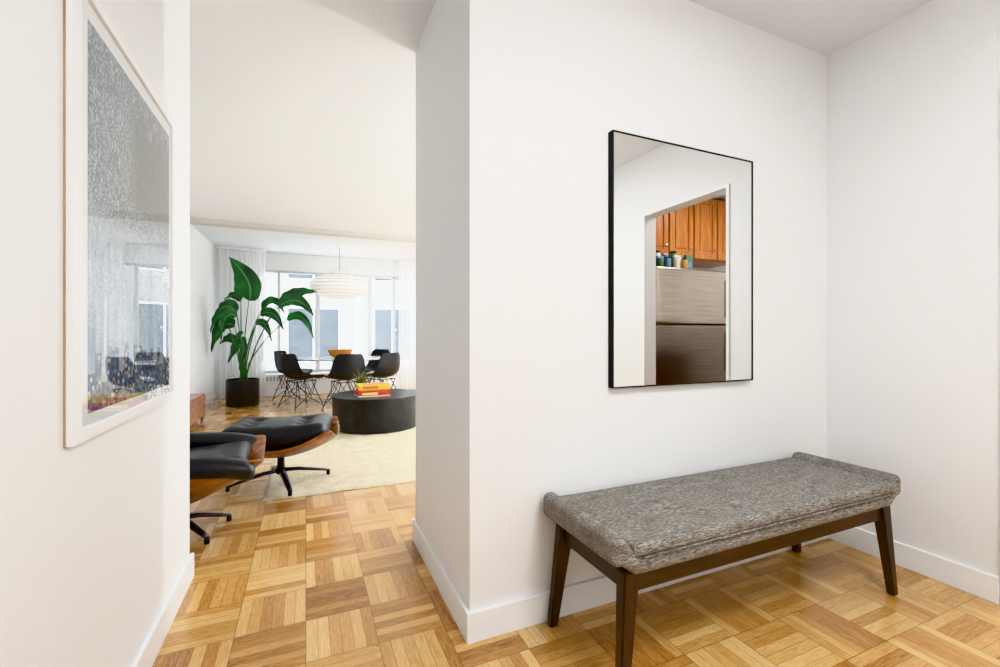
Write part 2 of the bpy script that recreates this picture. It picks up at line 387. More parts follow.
# ------------------------------------------------------------------ framed artwork
def art():
    m, nt, b = newmat('abstract_print')
    tc = N(nt, 'ShaderNodeTexCoord'); sp = N(nt, 'ShaderNodeSeparateXYZ'); nt.links.new(tc.outputs['Generated'], sp.inputs[0])
    y, z = sp.outputs[1], sp.outputs[2]
    def pix(sx, sy, seed):
        c = N(nt, 'ShaderNodeCombineXYZ'); inp(nt, c.inputs[0], M(nt, 'FLOOR', M(nt, 'MULTIPLY', y, sx))); inp(nt, c.inputs[1], M(nt, 'FLOOR', M(nt, 'MULTIPLY', z, sy))); c.inputs[2].default_value = seed
        w = N(nt, 'ShaderNodeTexWhiteNoise', noise_dimensions='3D'); nt.links.new(c.outputs[0], w.inputs['Vector']); return w
    def nz(sc_, sy, sz, seed):
        c = N(nt, 'ShaderNodeCombineXYZ'); inp(nt, c.inputs[0], M(nt, 'MULTIPLY', y, sy)); inp(nt, c.inputs[1], M(nt, 'MULTIPLY', z, sz)); c.inputs[2].default_value = seed
        n = N(nt, 'ShaderNodeTexNoise'); n.inputs['Scale'].default_value = sc_; n.inputs['Detail'].default_value = 5; nt.links.new(c.outputs[0], n.inputs['Vector']); return n.outputs[0]
    p1 = pix(110, 190, 1.0).outputs['Value']; p2 = pix(60, 90, 5.0)
    fine = nz(30, 2, .5, 7.0)
    skyc = ramp(nt, M(nt, 'ADD', M(nt, 'MULTIPLY', p1, .45), M(nt, 'MULTIPLY', fine, .6)), [(.2, s2l(34, 48, 64)), (.5, s2l(88, 104, 120)), (.85, s2l(190, 202, 212))])
    grn = ramp(nt, M(nt, 'ADD', M(nt, 'MULTIPLY', p1, .4), M(nt, 'MULTIPLY', fine, .6)), [(.25, s2l(12, 26, 20)), (.6, s2l(44, 62, 44)), (.9, s2l(104, 114, 100))])
    def soft(v, c, wd): return M(nt, 'MINIMUM', M(nt, 'MAXIMUM', M(nt, 'DIVIDE', M(nt, 'SUBTRACT', v, c), wd), 0.0), 1.0)
    jit = M(nt, 'MULTIPLY', M(nt, 'SUBTRACT', fine, .5), .4)
    gy = soft(M(nt, 'ADD', y, jit), .38, .12)
    gz = soft(M(nt, 'ADD', z, M(nt, 'MULTIPLY', jit, .4)), .58, .05)
    gt = M(nt, 'SUBTRACT', 1.0, soft(M(nt, 'ADD', z, jit), .90, .08))
    gm = M(nt, 'MULTIPLY', gy, M(nt, 'MULTIPLY', gz, gt))
    c = mixc(nt, M(nt, 'MULTIPLY', gm, .85), skyc, grn)
    pale = ramp(nt, M(nt, 'ADD', M(nt, 'MULTIPLY', fine, .6), M(nt, 'MULTIPLY', p1, .3)), [(.2, s2l(120, 136, 152)), (.6, s2l(188, 199, 208)), (.9, s2l(226, 231, 236))])
    zz = M(nt, 'ADD', z, M(nt, 'MULTIPLY', M(nt, 'SUBTRACT', fine, .5), .12))
    c = mixc(nt, M(nt, 'SUBTRACT', 1.0, soft(zz, .50, .05)), c, pale)
    tw = M(nt, 'MULTIPLY', M(nt, 'GREATER_THAN', pix(14, 1, 3.0).outputs['Value'], .5), M(nt, 'LESS_THAN', z, M(nt, 'MULTIPLY', pix(14, 1, 9.0).outputs['Value'], .44)))
    c = mixc(nt, M(nt, 'MULTIPLY', tw, .45), c, s2l(106, 138, 168))
    city = ramp(nt, p2.outputs['Value'], [(0, s2l(12, 26, 58)), (.4, s2l(36, 70, 120)), (.75, s2l(84, 116, 148)), (.93, s2l(170, 156, 110)), (1, s2l(215, 218, 220))])
    lim = M(nt, 'MULTIPLY', pix(18, 1, 12.0).outputs['Value'], .11)
    c = mixc(nt, M(nt, 'LESS_THAN', z, M(nt, 'ADD', .07, lim)), c, city)
    nt.links.new(c, b.inputs['Base Color']); b.inputs['Roughness'].default_value = .6
    return m
ART = art()
ay0, ay1, az0, az1 = 1.318, 2.185, .895, 2.01
d = .016
acY, acZ = (ay0+ay1)/2, (az0+az1)/2; aw, ah = (ay1-ay0)/2, (az1-az0)/2; f = .048
pf = boxes('picture_frame', [((.003, -aw, -ah), (d, -aw+f, ah)), ((.003, aw-.030, -ah), (d, aw, ah)), ((.003, -aw+f, -ah), (d, aw-.030, -ah+.030)), ((.003, -aw+f, ah-.030), (d, aw-.030, ah))], WHITEPL, .001)
e_ = .002
pe = boxes('frame_edge', [((0, -aw-e_, -ah-e_), (.0035, -aw+.02, ah+e_)), ((0, aw-.013, -ah-e_), (.0035, aw+e_, ah+e_)), ((0, -aw+.02, -ah-e_), (.0035, aw-.013, -ah+.02)), ((0, -aw+.02, ah-.02), (.0035, aw-.013, ah+e_))], EDGEWOOD)
mat_ = box('mat_board', (.002, -aw+f, -ah+.030), (.007, aw-.030, ah-.030), simple('mat_board', s2l(246, 247, 248), .8, var=.005))
pr = box('print', (.007, 1.42-acY, .955-acZ), (.008, 2.132-acY, 1.935-acZ), ART)
gx = .010
pg = obj_from('picture_glass', [(gx, -aw+f, -ah+.030), (gx, aw-.030, -ah+.030), (gx, aw-.030, ah-.030), (gx, -aw+f, ah-.030)], [(0, 1, 2, 3)], PGLASS)
pe["label"] = "thin pale wood edge"
thing('framed_picture', 'large abstract blue and grey print in a white frame', 'picture', (LW, acY, acZ), 0, None, [pf, pe, mat_, pr, pg])

# ------------------------------------------------------------------ rug
rx0, rx1, ry0, ry1 = -.28, 3.6, 3.46, 6.6
m, nt, b = newmat('cream_shag')
tc = N(nt, 'ShaderNodeTexCoord'); nz = N(nt, 'ShaderNodeTexNoise'); nz.inputs['Scale'].default_value = 60; nz.inputs['Detail'].default_value = 6
nz2 = N(nt, 'ShaderNodeTexNoise'); nz2.inputs['Scale'].default_value = 9; nz2.inputs['Detail'].default_value = 4
nt.links.new(tc.outputs['Object'], nz.inputs['Vector']); nt.links.new(tc.outputs['Object'], nz2.inputs['Vector'])
hv = M(nt, 'ADD', M(nt, 'MULTIPLY', nz.outputs[0], .55), M(nt, 'MULTIPLY', nz2.outputs[0], .45))
nt.links.new(ramp(nt, hv, [(.36, s2l(196, 181, 152)), (.6, s2l(230, 218, 192))]), b.inputs['Base Color']); b.inputs['Roughness'].default_value = .95
bp = N(nt, 'ShaderNodeBump'); bp.inputs['Distance'].default_value = .01; bp.inputs['Strength'].default_value = .7; nt.links.new(hv, bp.inputs['Height']); nt.links.new(bp.outputs[0], b.inputs['Normal'])
SHAG = m
nx, ny = 150, 120
vs = []; fs = []
for j in range(ny):
    for i in range(nx):
        u = i/(nx-1); v = j/(ny-1)
        x = rx0+(rx1-rx0)*u; y = ry0+(ry1-ry0)*v
        e = min(u, 1-u, v, 1-v)
        x += (.012*noise.noise(Vector((0, y*6, 1)))) if e < .02 else 0
        y += (.015*noise.noise(Vector((x*6, 0, 4)))) if e < .02 else 0
        z = 0.002 if e == 0 else .015+.003*noise.noise(Vector((x*14, y*14, 0)))+.002*random.random()
        vs.append((x, y, z))
for j in range(ny-1):
    for i in range(nx-1): fs.append((j*nx+i, j*nx+i+1, (j+1)*nx+i+1, (j+1)*nx+i))
tag(obj_from('rug', vs, fs, SHAG, True), 'cream shag rug on the parquet under the drum coffee table', 'rug')

# ------------------------------------------------------------------ lounge furniture
def star_base(n, rad, h, rot=0):
    out = []
    for k in range(n):
        a = rot+2*math.pi*k/n; c, s = math.cos(a), math.sin(a)
        pts = [(c*.02, s*.02, .095), (c*rad*.35, s*rad*.35, .085), (c*rad*.8, s*rad*.8, .05), (c*rad, s*rad, .032)]
        out.append(tube('base_leg', pts, [.028, .025, .020, .015], ALU, 8, .55))
        out.append(lathe('foot_glide', [(0, .0), (.014, .0), (.014, .022), (.006, .034), (0, .034)], BLACKMETAL, 16, (c*rad*.97, s*rad*.97, 0)))
    out.append(tube('stem', [(0, 0, .07), (0, 0, .12), (0, 0, h)], [.034, .028, .024], BLACKMETAL, 16))
    return out
def tufted(name, sx, sy, sz, center, curve, tufts=((-.5, 0), (.5, 0)), seam=True, ycurve=0.0):
    def df(p):
        if p.z > 0:
            for tx, ty in tufts:
                dd = ((p.x-tx*sx/2)**2+(p.y-ty*sy/2)**2)
                p.z -= .042*math.exp(-dd/.0026)
        if seam: p.z -= (.024 if p.z > 0 else 0)*math.exp(-(p.x/.014)**2)
        p.z += curve*((2*p.x/sx)**2)+ycurve*(2*p.y/sy)**2
        return p
    return rbox(name, (sx, sy, sz), sz*.48, LEATHER, 32, .03, df, center)

OW, OD = .84, .66
def osh(u, v):
    s = 2*u-1; t = 2*v-1
    return (s*OW/2*(1-.10*abs(t)**3), t*OD/2*(1-.08*abs(s)**3), .215+.135*abs(s)**1.9+.10*abs(t)**2.2)
oshell = sheet('plywood_shell', osh, 17, 15, .018, ROSEWOOD, 2)
ocush = tufted('seat_cushion', OW*.84, OD*.84, .155, (0, 0, .372), .035, tufts=((-.5, -.42), (-.5, .42), (.5, -.42), (.5, .42), (-.5, 0), (.5, 0)), ycurve=.01)
parts = [oshell, ocush]+star_base(4, .36, .22, .35)
thing('ottoman', 'black leather ottoman with rosewood plywood shell on star base', 'ottoman', (-.175, 3.80, 0.020), math.radians(-8), None, parts)

# lounge chair, faces +x
def seatsh(u, v):
    s = 2*u-1; t = 2*v-1
    x = s*.44; y = t*.36*(1-.05*abs(s)**3)
    z = .165+.24*abs(t)**1.8+ (.22*max(s, 0)**1.4) + .06*max(-s, 0)**2
    z = z-.16*abs(t)**2*max(s, 0)**2
    return (x, y, z)
sshell = sheet('seat_shell', seatsh, 15, 15, .018, ROSEWOOD, 2)
def sc_def(p):
    p.z += .06*(p.x+.1)
    for tx, ty in ((.12, .14), (.12, -.14), (-.12, .14), (-.12, -.14)):
        if p.z > 0: p.z -= .02*math.exp(-((p.x-tx)**2+(p.y-ty)**2)/.0018)
    return p
scush = rbox('seat_cushion', (.68, .50, .11), .054, LEATHER, 24, .012, sc_def, (.02, 0, .385))
def backpart(z0, z1, x0, x1, wd, nm):
    def fn(u, v):
        t = 2*u-1
        z = z0+(z1-z0)*v; x = x0+(x1-x0)*v
        return (x+.11*abs(t)**2, t*wd/2*(1-.1*abs(2*v-1)**3), z)
    sh = sheet(nm+'_shell', fn, 13, 9, .016, ROSEWOOD, 2)
    cx_, cz_ = (x0+x1)/2, (z0+z1)/2; L = math.hypot(z1-z0, x1-x0); ang = math.atan2(x1-x0, z1-z0)
    def df(p):
        if p.x > 0:
            for ty in (-.14, .14): p.x -= .025*math.exp(-((p.z)**2+(p.y-ty)**2)/.0018)
        p.x += .09*(2*p.y/wd)**2
        q = Vector((p.x*math.cos(ang)+p.z*math.sin(ang), p.y, -p.x*math.sin(ang)+p.z*math.cos(ang)))
        return q
    cu = rbox(nm+'_cushion', (.11, wd*.9, L*.93), .052, LEATHER, 20, 0, df, (cx_+.075, 0, cz_+.01))
    return [sh, cu]
parts = [sshell, scush]+backpart(.36, .64, -.36, -.48, .66, 'backrest')+backpart(.66, .92, -.49, -.62, .62, 'headrest')
for sy in (-1, 1):
    def af(p, sy=sy):
        p.z += -.10*(p.x+.1)-(.30*max(0, p.x-.10)**1.5 if p.x > .10 else 0); return p
    parts.append(rbox('armrest', (.56, .13, .10), .048, LEATHER, 16, .005, af, (.13, sy*.33, .465)))
    parts.append(box('armrest_bracket', (-.14, sy*.315-.01, .30), (-.02, sy*.315+.01, .45), ALU, .004))
    parts.append(box('back_brace', (-.52, sy*.14-.02, .5), (-.49, sy*.14+.02, .80), ALU, .003))
parts += star_base(5, .27, .17, .38)
thing('lounge_chair', 'black leather lounge chair with rosewood shells on star base', 'lounge chair', (-.675, 3.09, 0), math.radians(2), None, parts)

# ------------------------------------------------------------------ coffee table (drum)
m, nt, b = newmat('dark_stone')
tc = N(nt, 'ShaderNodeTexCoord')
nz = N(nt, 'ShaderNodeTexNoise'); nz.inputs['Scale'].default_value = 9; nz.inputs['Detail'].default_value = 8; nt.links.new(tc.outputs['Object'], nz.inputs['Vector'])
nt.links.new(ramp(nt, nz.outputs[0], [(.35, s2l(30, 29, 30)), (.55, s2l(42, 41, 41)), (.75, s2l(58, 56, 55))]), b.inputs['Base Color']); b.inputs['Roughness'].default_value = .36
DST = m
R = .53
body = lathe('table_drum', [(0, .0), (R-.02, .0), (R-.012, .006), (R-.012, .36), (0, .36)], DST, 96)
top = lathe('table_top', [(0, .36), (R-.004, .36), (R, .364), (R, .392), (R-.004, .396), (0, .396)], DST, 96)
CTx, CTy = .81, 5.72
thing('coffee_table', 'round dark stone drum coffee table standing on the cream rug', 'coffee table', (CTx, CTy, .020), 0, None, [body, top])
TT = .020+.397
def gamebox(name, label, w, d_, h, loc, rz, c1, c2, c3):
    a = box('box_bottom', (-w/2+.003, -d_/2+.003, 0), (w/2-.003, d_/2-.003, h*.5), simple(name+'_b', c2, .5), .002)
    l = box('box_lid', (-w/2, -d_/2, h*.25), (w/2, d_/2, h), simple(name+'_l', c1, .4), .002)
    s = boxes('printed_band', [((-w*.38, -d_/2-.0015, h*.4), (w*.1, -d_/2, h*.85)), ((-w*.35, -d_*.3, h), (w*.35, d_*.3, h+.0012))], simple(name+'_s', c3, .4))
    return thing(name, label, 'box', loc, rz, 'games on the coffee table', [a, l, s])
gamebox('game_box', 'flat red and yellow game box on the coffee table', .38, .30, .06, (CTx-.07, CTy-.14, TT), .06, s2l(206, 74, 44), s2l(230, 226, 210), s2l(240, 220, 130))
gamebox('game_box', 'bright yellow and red game box on the red box', .37, .28, .075, (CTx-.06, CTy-.14, TT+.062), .03, s2l(236, 200, 60), s2l(214, 90, 50), s2l(210, 120, 60))
LEAFS = simple('olive_leaf', s2l(108, 112, 62), .55, var=.25, scale=30)
sp_pot = lathe('pot', [(0, 0), (.05, 0), (.062, .08), (.055, .08), (.05, .07), (0, .07)], simple('bronze_pot', s2l(120, 92, 54), .4, .5), 28)
V = []; F = []
for k in range(26):
    a = k*2.4; el = .5+.9*random.random(); L = .16+.12*random.random()
    dx, dy, dz = math.cos(a)*math.cos(el), math.sin(a)*math.cos(el), math.sin(el)
    v_, f_ = tube_geo([(0, 0, .07), (dx*L*.5, dy*L*.5, .07+dz*L*.6), (dx*L, dy*L, .07+dz*L*.9)], [.005, .011, .002], 6, .5)
    o = len(V); V += v_; F += [tuple(i+o for i in f) for f in f_]
sp_l = obj_from('foliage', V, F, LEAFS, True)
thing('potted_succulent', 'small olive-leaved plant in a bronze pot on coffee table', 'plant', (CTx-.16, CTy+.26, TT), 0, None, [sp_pot, sp_l])

# ------------------------------------------------------------------ dining set
DTx, DTy = .60, 8.35
m, nt, b = newmat('white_marble')
tc = N(nt, 'ShaderNodeTexCoord'); nz = N(nt, 'ShaderNodeTexNoise'); nz.inputs['Scale'].default_value = 4; nz.inputs['Detail'].default_value = 8; nz.inputs['Distortion'].default_value = 1.5
nt.links.new(tc.outputs['Object'], nz.inputs['Vector']); nt.links.new(ramp(nt, nz.outputs[0], [(.4, s2l(170, 170, 172)), (.55, s2l(226, 226, 226))]), b.inputs['Base Color']); b.inputs['Roughness'].default_value = .15
MARB = m
ttop = lathe('table_top', [(0, .72), (.78, .72), (.82, .735), (.82, .742), (.815, .748), (0, .748)], MARB, 72, sx=1.0, sy=.85)
L = []
for k in range(4):
    a = math.pi/4+k*math.pi/2; c, s = math.cos(a), math.sin(a)
    L.append(([(c*.34, s*.34, .012), (c*.07, s*.07, .36), (c*.24, s*.24, .71)], .012))
tb = tubes('wire_pedestal', L+[([(math.cos(t)*.34, math.sin(t)*.34, .012) for t in [i*math.pi/12 for i in range(25)]], .010)], CHROME)
thing('dining_table', 'oval white marble dining table on a chrome pedestal base', 'dining table', (DTx, DTy, 0), 0, None, [ttop, tb])
AMB = simple('amber_glass', s2l(206, 142, 50), .12, 0, .2, 14)
AMB.node_tree.nodes["Principled BSDF"].inputs['Transmission Weight'].default_value = .35
bowl = lathe('fruit_bowl', [(0, 0), (.08, 0), (.09, .012), (.17, .05), (.21, .15), (.202, .15), (.16, .06), (.08, .02), (0, .02)], AMB, 48)
bowl.location = (DTx-.06, DTy-.25, .749)
tag(bowl, 'wide amber glass bowl on the dining table', 'bowl')

K = 1.14
prof = [(.25, .425), (.235, .452), (.17, .455), (.06, .438), (-.06, .435), (-.15, .455), (-.205, .52), (-.235, .62), (-.25, .72), (-.262, .80), (-.268, .825)]
wid = [.36, .42, .46, .49, .51, .52, .50, .47, .43, .37, .29]
def chair_shell(u, v):
    t = 2*u-1; k = v*(len(prof)-1); i = min(int(k), len(prof)-2); f = k-i
    y = prof[i][0]*(1-f)+prof[i+1][0]*f; z = prof[i][1]*(1-f)+prof[i+1][1]*f; w = wid[i]*(1-f)+wid[i+1]*f
    seatness = 1-max(0, min(1, (v-.3)/.3))
    arm = math.exp(-((v-.45)/.17)**2)
    z2 = z+abs(t)**2.2*(.045*seatness+.05*arm)
    y2 = y+abs(t)**2*(.09*(1-seatness))
    return (t*w/2*K, y2*K, z2*1.05)
sh = sheet('seat_shell', chair_shell, 15, 23, .012, BLACKPLASTIC, 1)
parts = [sh]
for sx in (-1, 1):
    for sy in (-1, 1):
        parts.append(tubes('leg', [([(sx*.10, sy*.12, .43), (sx*.25, sy*.24, .006)], .0065)], BLACKMETAL))
strut = []
for sx in (-1, 1):
    strut.append(([(sx*.14, -.17, .43), (sx*.20, .0, .20), (sx*.235, .235, .04)], .005))
    strut.append(([(sx*.14, .17, .43), (sx*.20, .0, .20), (sx*.235, -.235, .04)], .005))
    strut.append(([(sx*.14, -.18, .43), (sx*.14, .18, .43)], .006))
for sy in (-1, 1):
    strut.append(([(-.14, sy*.17, .43), (0, sy*.19, .20), (.20, sy*.21, .19)], .005))
    strut.append(([(.14, sy*.17, .43), (0, sy*.19, .20), (-.20, sy*.21, .19)], .005))
    strut.append(([(-.14, sy*.18, .43), (.14, sy*.18, .43)], .006))
parts.append(tubes('wire_base', strut, BLACKMETAL))
lab = 'black bucket shell dining chair on wire base at oval table'
def face(x, y): return math.atan2(DTy-y, DTx-x)-math.pi/2
pos = [(-.07, 7.68), (.55, 7.30), (1.14, 7.50), (-.22, 8.78), (1.22, 8.90)]
ch = thing('dining_chair', lab, 'chair', (pos[0][0], pos[0][1], 0), face(*pos[0])-.25, 'chairs around the dining table', parts)
for i, p in enumerate(pos[1:]):
    copy_thing(ch, (p[0], p[1], 0), face(*p)+(.35, .1, .1, 0)[i])

# ------------------------------------------------------------------ pendant lamp
PLx, PLy, PLz = .545, 8.35, 2.01
m, nt, b = newmat('bubble_shade'); b.inputs['Base Color'].default_value = s2l(240, 239, 234); b.inputs['Roughness'].default_value = .5
tc = N(nt, 'ShaderNodeTexCoord'); nz = N(nt, 'ShaderNodeTexNoise'); nz.inputs['Scale'].default_value = 10; nt.links.new(tc.outputs['Object'], nz.inputs['Vector'])
nt.links.new(mixc(nt, nz.outputs[0], rgb(.92, .89, .82), rgb(.96, .94, .89)), b.inputs['Emission Color']); b.inputs['Emission Strength'].default_value = .42
vs = []; fs = []; seg = 144; pr_ = 22
def shr(ph): return .49*max(.07, abs(math.cos(ph)))**.85
for i in range(seg):
    a = 2*math.pi*i/seg
    for k in range(pr_+1):
        ph = -math.pi/2+math.pi*k/pr_
        rib = 1-.02*(k % 2)
        r = shr(ph)*rib; z = .215*math.sin(ph)
        vs.append((r*math.cos(a), r*math.sin(a), z))
for i in range(seg):
    j = (i+1) % seg
    for k in range(pr_): fs.append((i*(pr_+1)+k, j*(pr_+1)+k, j*(pr_+1)+k+1, i*(pr_+1)+k+1))
shade = obj_from('lamp_shade', vs, fs, m, True)
ribs = []
for k in range(2, pr_-1, 2):
    ph = -math.pi/2+math.pi*k/pr_; r = shr(ph)+.002; z = .215*math.sin(ph)
    ribs.append(([(r*math.cos(t), r*math.sin(t), z) for t in [i*math.pi/30 for i in range(61)]], .0045))
rb = tubes('shade_ribs', ribs, simple('rib_grey', s2l(158, 156, 150), .5), 4)
GREYM = simple('cord_grey', s2l(170, 170, 170), .5)
cord = tube('cord', [(0, 0, .33), (0, 0, CH-PLz-.03)], .006, GREYM)
wires = tubes('hanger_wires', [([(math.cos(a)*.20, math.sin(a)*.20, .19), (0, 0, .34)], .003) for a in (0, 1.57, 3.14, 4.71)], GREYM, 6)
cap = lathe('ceiling_canopy', [(0, 0), (.06, 0), (.06, -.012), (.02, -.03), (0, -.03)], WHITEPL, 24, (0, 0, CH-PLz))
thing('pendant_lamp', 'white ribbed saucer pendant lamp hanging above the dining table', 'pendant lamp', (PLx, PLy, PLz), 0, None, [shade, rb, cord, wires, cap])

# ------------------------------------------------------------------ big plant
m, nt, b = newmat('banana_leaf')
tc = N(nt, 'ShaderNodeTexCoord'); nz = N(nt, 'ShaderNodeTexNoise'); nz.inputs['Scale'].default_value = 3; nt.links.new(tc.outputs['Object'], nz.inputs['Vector'])
sp = N(nt, 'ShaderNodeSeparateXYZ'); nt.links.new(tc.outputs['UV'], sp.inputs[0])
tt = M(nt, 'ABSOLUTE', M(nt, 'SUBTRACT', M(nt, 'MULTIPLY', sp.outputs[1], 2.0), 1.0))
vein = M(nt, 'SINE', M(nt, 'MULTIPLY', M(nt, 'SUBTRACT', sp.outputs[0], M(nt, 'MULTIPLY', tt, .12)), 150.0))
mid = M(nt, 'LESS_THAN', tt, .07)
base = ramp(nt, nz.outputs[0], [(.35, s2l(10, 48, 30)), (.65, s2l(44, 112, 56))])
c = mixc(nt, M(nt, 'MULTIPLY', M(nt, 'ADD', vein, 1.0), .12), base, s2l(86, 150, 84))
c = mixc(nt, M(nt, 'MULTIPLY', mid, .7), c, s2l(130, 176, 104))
nt.links.new(c, b.inputs['Base Color']); b.inputs['Roughness'].default_value = .3
bp = N(nt, 'ShaderNodeBump'); bp.inputs['Strength'].default_value = .4; bp.inputs['Distance'].default_value = .006; nt.links.new(vein, bp.inputs['Height']); nt.links.new(bp.outputs[0], b.inputs['Normal'])
BLEAF = m
STEM = simple('leaf_stalk', s2l(60, 108, 50), .5, var=.15)
PX = .0163
lat = Vector((.93, -.37, 0)); dep = Vector((.37, .93, 0))
def LP(px, py, dd=0.0): return lat*((px-243)*PX)+dep*dd+Vector((0, 0, (403-py)*PX))
leaves = [
    ((249, 298), (248, 278), (229, 254), .36, .0, 0.0),
    ((279, 298), (298, 290), (316, 289), .17, .05, .5),
    ((281, 305), (302, 299), (320, 315), .19, -.2, .3),
    ((262, 312), (276, 312), (287, 328), .14, -.1, .1),
    ((234, 310), (222, 303), (209, 310), .20, .15, .3),
    ((233, 324), (219, 324), (207, 350), .22, .1, 0.),
    ((236, 334), (228, 340), (217, 362), .19, .25, -.1),
    ((236, 298), (226, 291), (213, 296), .13, .25, .4),
    ((258, 306), (268, 297), (277, 310), .12, .2, .3),
    ((246, 337), (252, 344), (250, 366), .11, -.25, .0),
    ((286, 318), (302, 315), (314, 338), .12, .0, .2),
    ((241, 314), (233, 316), (231, 338), .15, -.2, .1),
    ((230, 340), (222, 336), (211, 342), .14, .2, .3),
    ((226, 318), (219, 313), (211, 330), .13, .0, .2),
    ((254, 322), (262, 322), (268, 340), .11, .1, .2),
]
parts = []
for (bp_, md, tp, w, dd, tw) in leaves:
    B, Mi, T = LP(*bp_, dd*.6), LP(*md, dd), LP(*tp, dd*1.3)
    V = []; F = []; UV = []; n = 19; mcross = 9
    def bez(s): return B*(1-s)**2+(Mi*2-(B+T)*.5)*2*s*(1-s)+T*s*s
    for i in range(n):
        s = i/(n-1); p = bez(s); tn = (bez(min(1, s+.02))-bez(max(0, s-.02))).normalized()
        nrm = (dep*-1+Vector((0, 0, .6*tw+.25))).normalized()
        side = tn.cross(nrm).normalized(); nn = side.cross(tn).normalized()
        ww = w/2*(math.sin(math.pi*min(1, s**.62*.985+.015))**.9)*1.2
        for j in range(mcross):
            t = 2*j/(mcross-1)-1
            wav = .012*math.sin(s*26+t*2)*abs(t)
            q = p+side*(ww*t)+nn*(abs(t)*ww*.40*(1 if tw >= 0 else -1)+wav)
            q.x = max(q.x, -.52)
            V.append(q); UV.append((s, (t+1)/2))
    for i in range(n-1):
        for j in range(mcross-1): F.append((i*mcross+j, i*mcross+j+1, (i+1)*mcross+j+1, (i+1)*mcross+j))
    root = Vector((random.uniform(-.06, .06), random.uniform(-.06, .06), .40))
    midp = root*.5+B*.5+Vector((0, 0, .14))-Vector(((B-root).x, (B-root).y, 0))*.15
    pts = [root*(1-s)**2+midp*2*s*(1-s)+B*s*s for s in [k/8 for k in range(9)]]+[bez(.5), bez(.97)]
    rd = [.012-.0008*k for k in range(9)]+[.004, .002]
    sv, sf = tube_geo(pts, rd, 7)
    o = len(V); V += sv; UV += [(0, 0)]*len(sv); F2 = [tuple(i+o for i in f) for f in sf]
    nf = len(F)
    lf = obj_from('leaf', V, F+F2, BLEAF, True); lf.data.materials.append(STEM)
    uvl = lf.data.uv_layers.new(name='UVMap')
    for lp in lf.data.loops: uvl.data[lp.index].uv = UV[lp.vertex_index]
    for pi, p_ in enumerate(lf.data.polygons):
        if pi >= nf: p_.material_index = 1
    parts.append(lf)
parts.append(lathe('pot', [(0, 0), (.235, 0), (.242, .01), (.242, .43), (.225, .43), (.225, .39), (.1, .39)], POT, 56))
parts.append(lathe('soil', [(0, .40), (.224, .395)], SOIL, 40))
thing('potted_banana_plant', 'tall broad-leaved tropical plant in a black cylindrical pot', 'plant', (-.945, 8.36, 0), 0, None, parts)

# ------------------------------------------------------------------ console, radiator, curtains
bd = boxes('console_body', [((0, 0, .06), (.22, .9, .36))], CONSOLE, .004)
dr = [box('drawer', (.22, .02+i*.44, .08), (.232, .44+i*.44, .34), CONSOLE, .003) for i in range(2)]
for i, q in enumerate(dr):
    k = lathe('drawer_knob', [(0, 0), (.012, 0), (.012, .014), (0, .016)], CHROME, 16); k.rotation_euler = (0, math.radians(90), 0); k.location = (.232, .23+i*.44, .22); k.parent = q
lg = [box('leg', (x, y, 0), (x+.03, y+.03, .06), CONSOLE, .002) for x in (.01, .18) for y in (.02, .85)]
thing('low_console', 'low pale-brown wooden console along the living room wall', 'console', (LLX+.02, 6.25, 0), 0, None, [bd]+dr+lg)
rb_ = [box('cover_body', (WX0, WY-.22, 0), (WX1, WY-.035, .40), TRIM, .004)]
gr = boxes('grille', [((WX0+.1+i*.06, WY-.226, .28), (WX0+.1+i*.06+.03, WY-.22, .36)) for i in range(78)], simple('grille_grey', s2l(190, 190, 190), .6))
gr["kind"] = "stuff"
thing('radiator_cover', 'white radiator cover with slotted grille beneath the windows', 'radiator', (0, 0, 0), 0, None, rb_+[gr])

def curtain(x0, x1, y, n):
    def fn(u, v):
        ph = u*n*2*math.pi
        return (x0+(x1-x0)*u+.012*math.sin(ph*.5+v*2), y+.035*math.sin(ph)*(.7+.3*(1-v)), .015+(CH-.06)*v)
    return sheet('curtain_panel', fn, n*10+1, 8, 0, SHEER, 0)
for x0, x1, lbl in ((LLX+.04, -.68, 'sheer white floor-length curtain hanging behind the tall plant'), (1.76, 2.6, 'sheer white floor-length curtain hanging in front of the windows')):
    yy = WY-.30
    cp = curtain(x0, x1, yy, 9)
    rd = box('curtain_track', (x0-.01, yy-.02, CH-.035), (x1+.01, yy+.02, CH-.002), TRIM)
    thing('curtain', lbl, 'curtain', (0, 0, 0), 0, 'sheer curtains at the windows', [cp, rd])

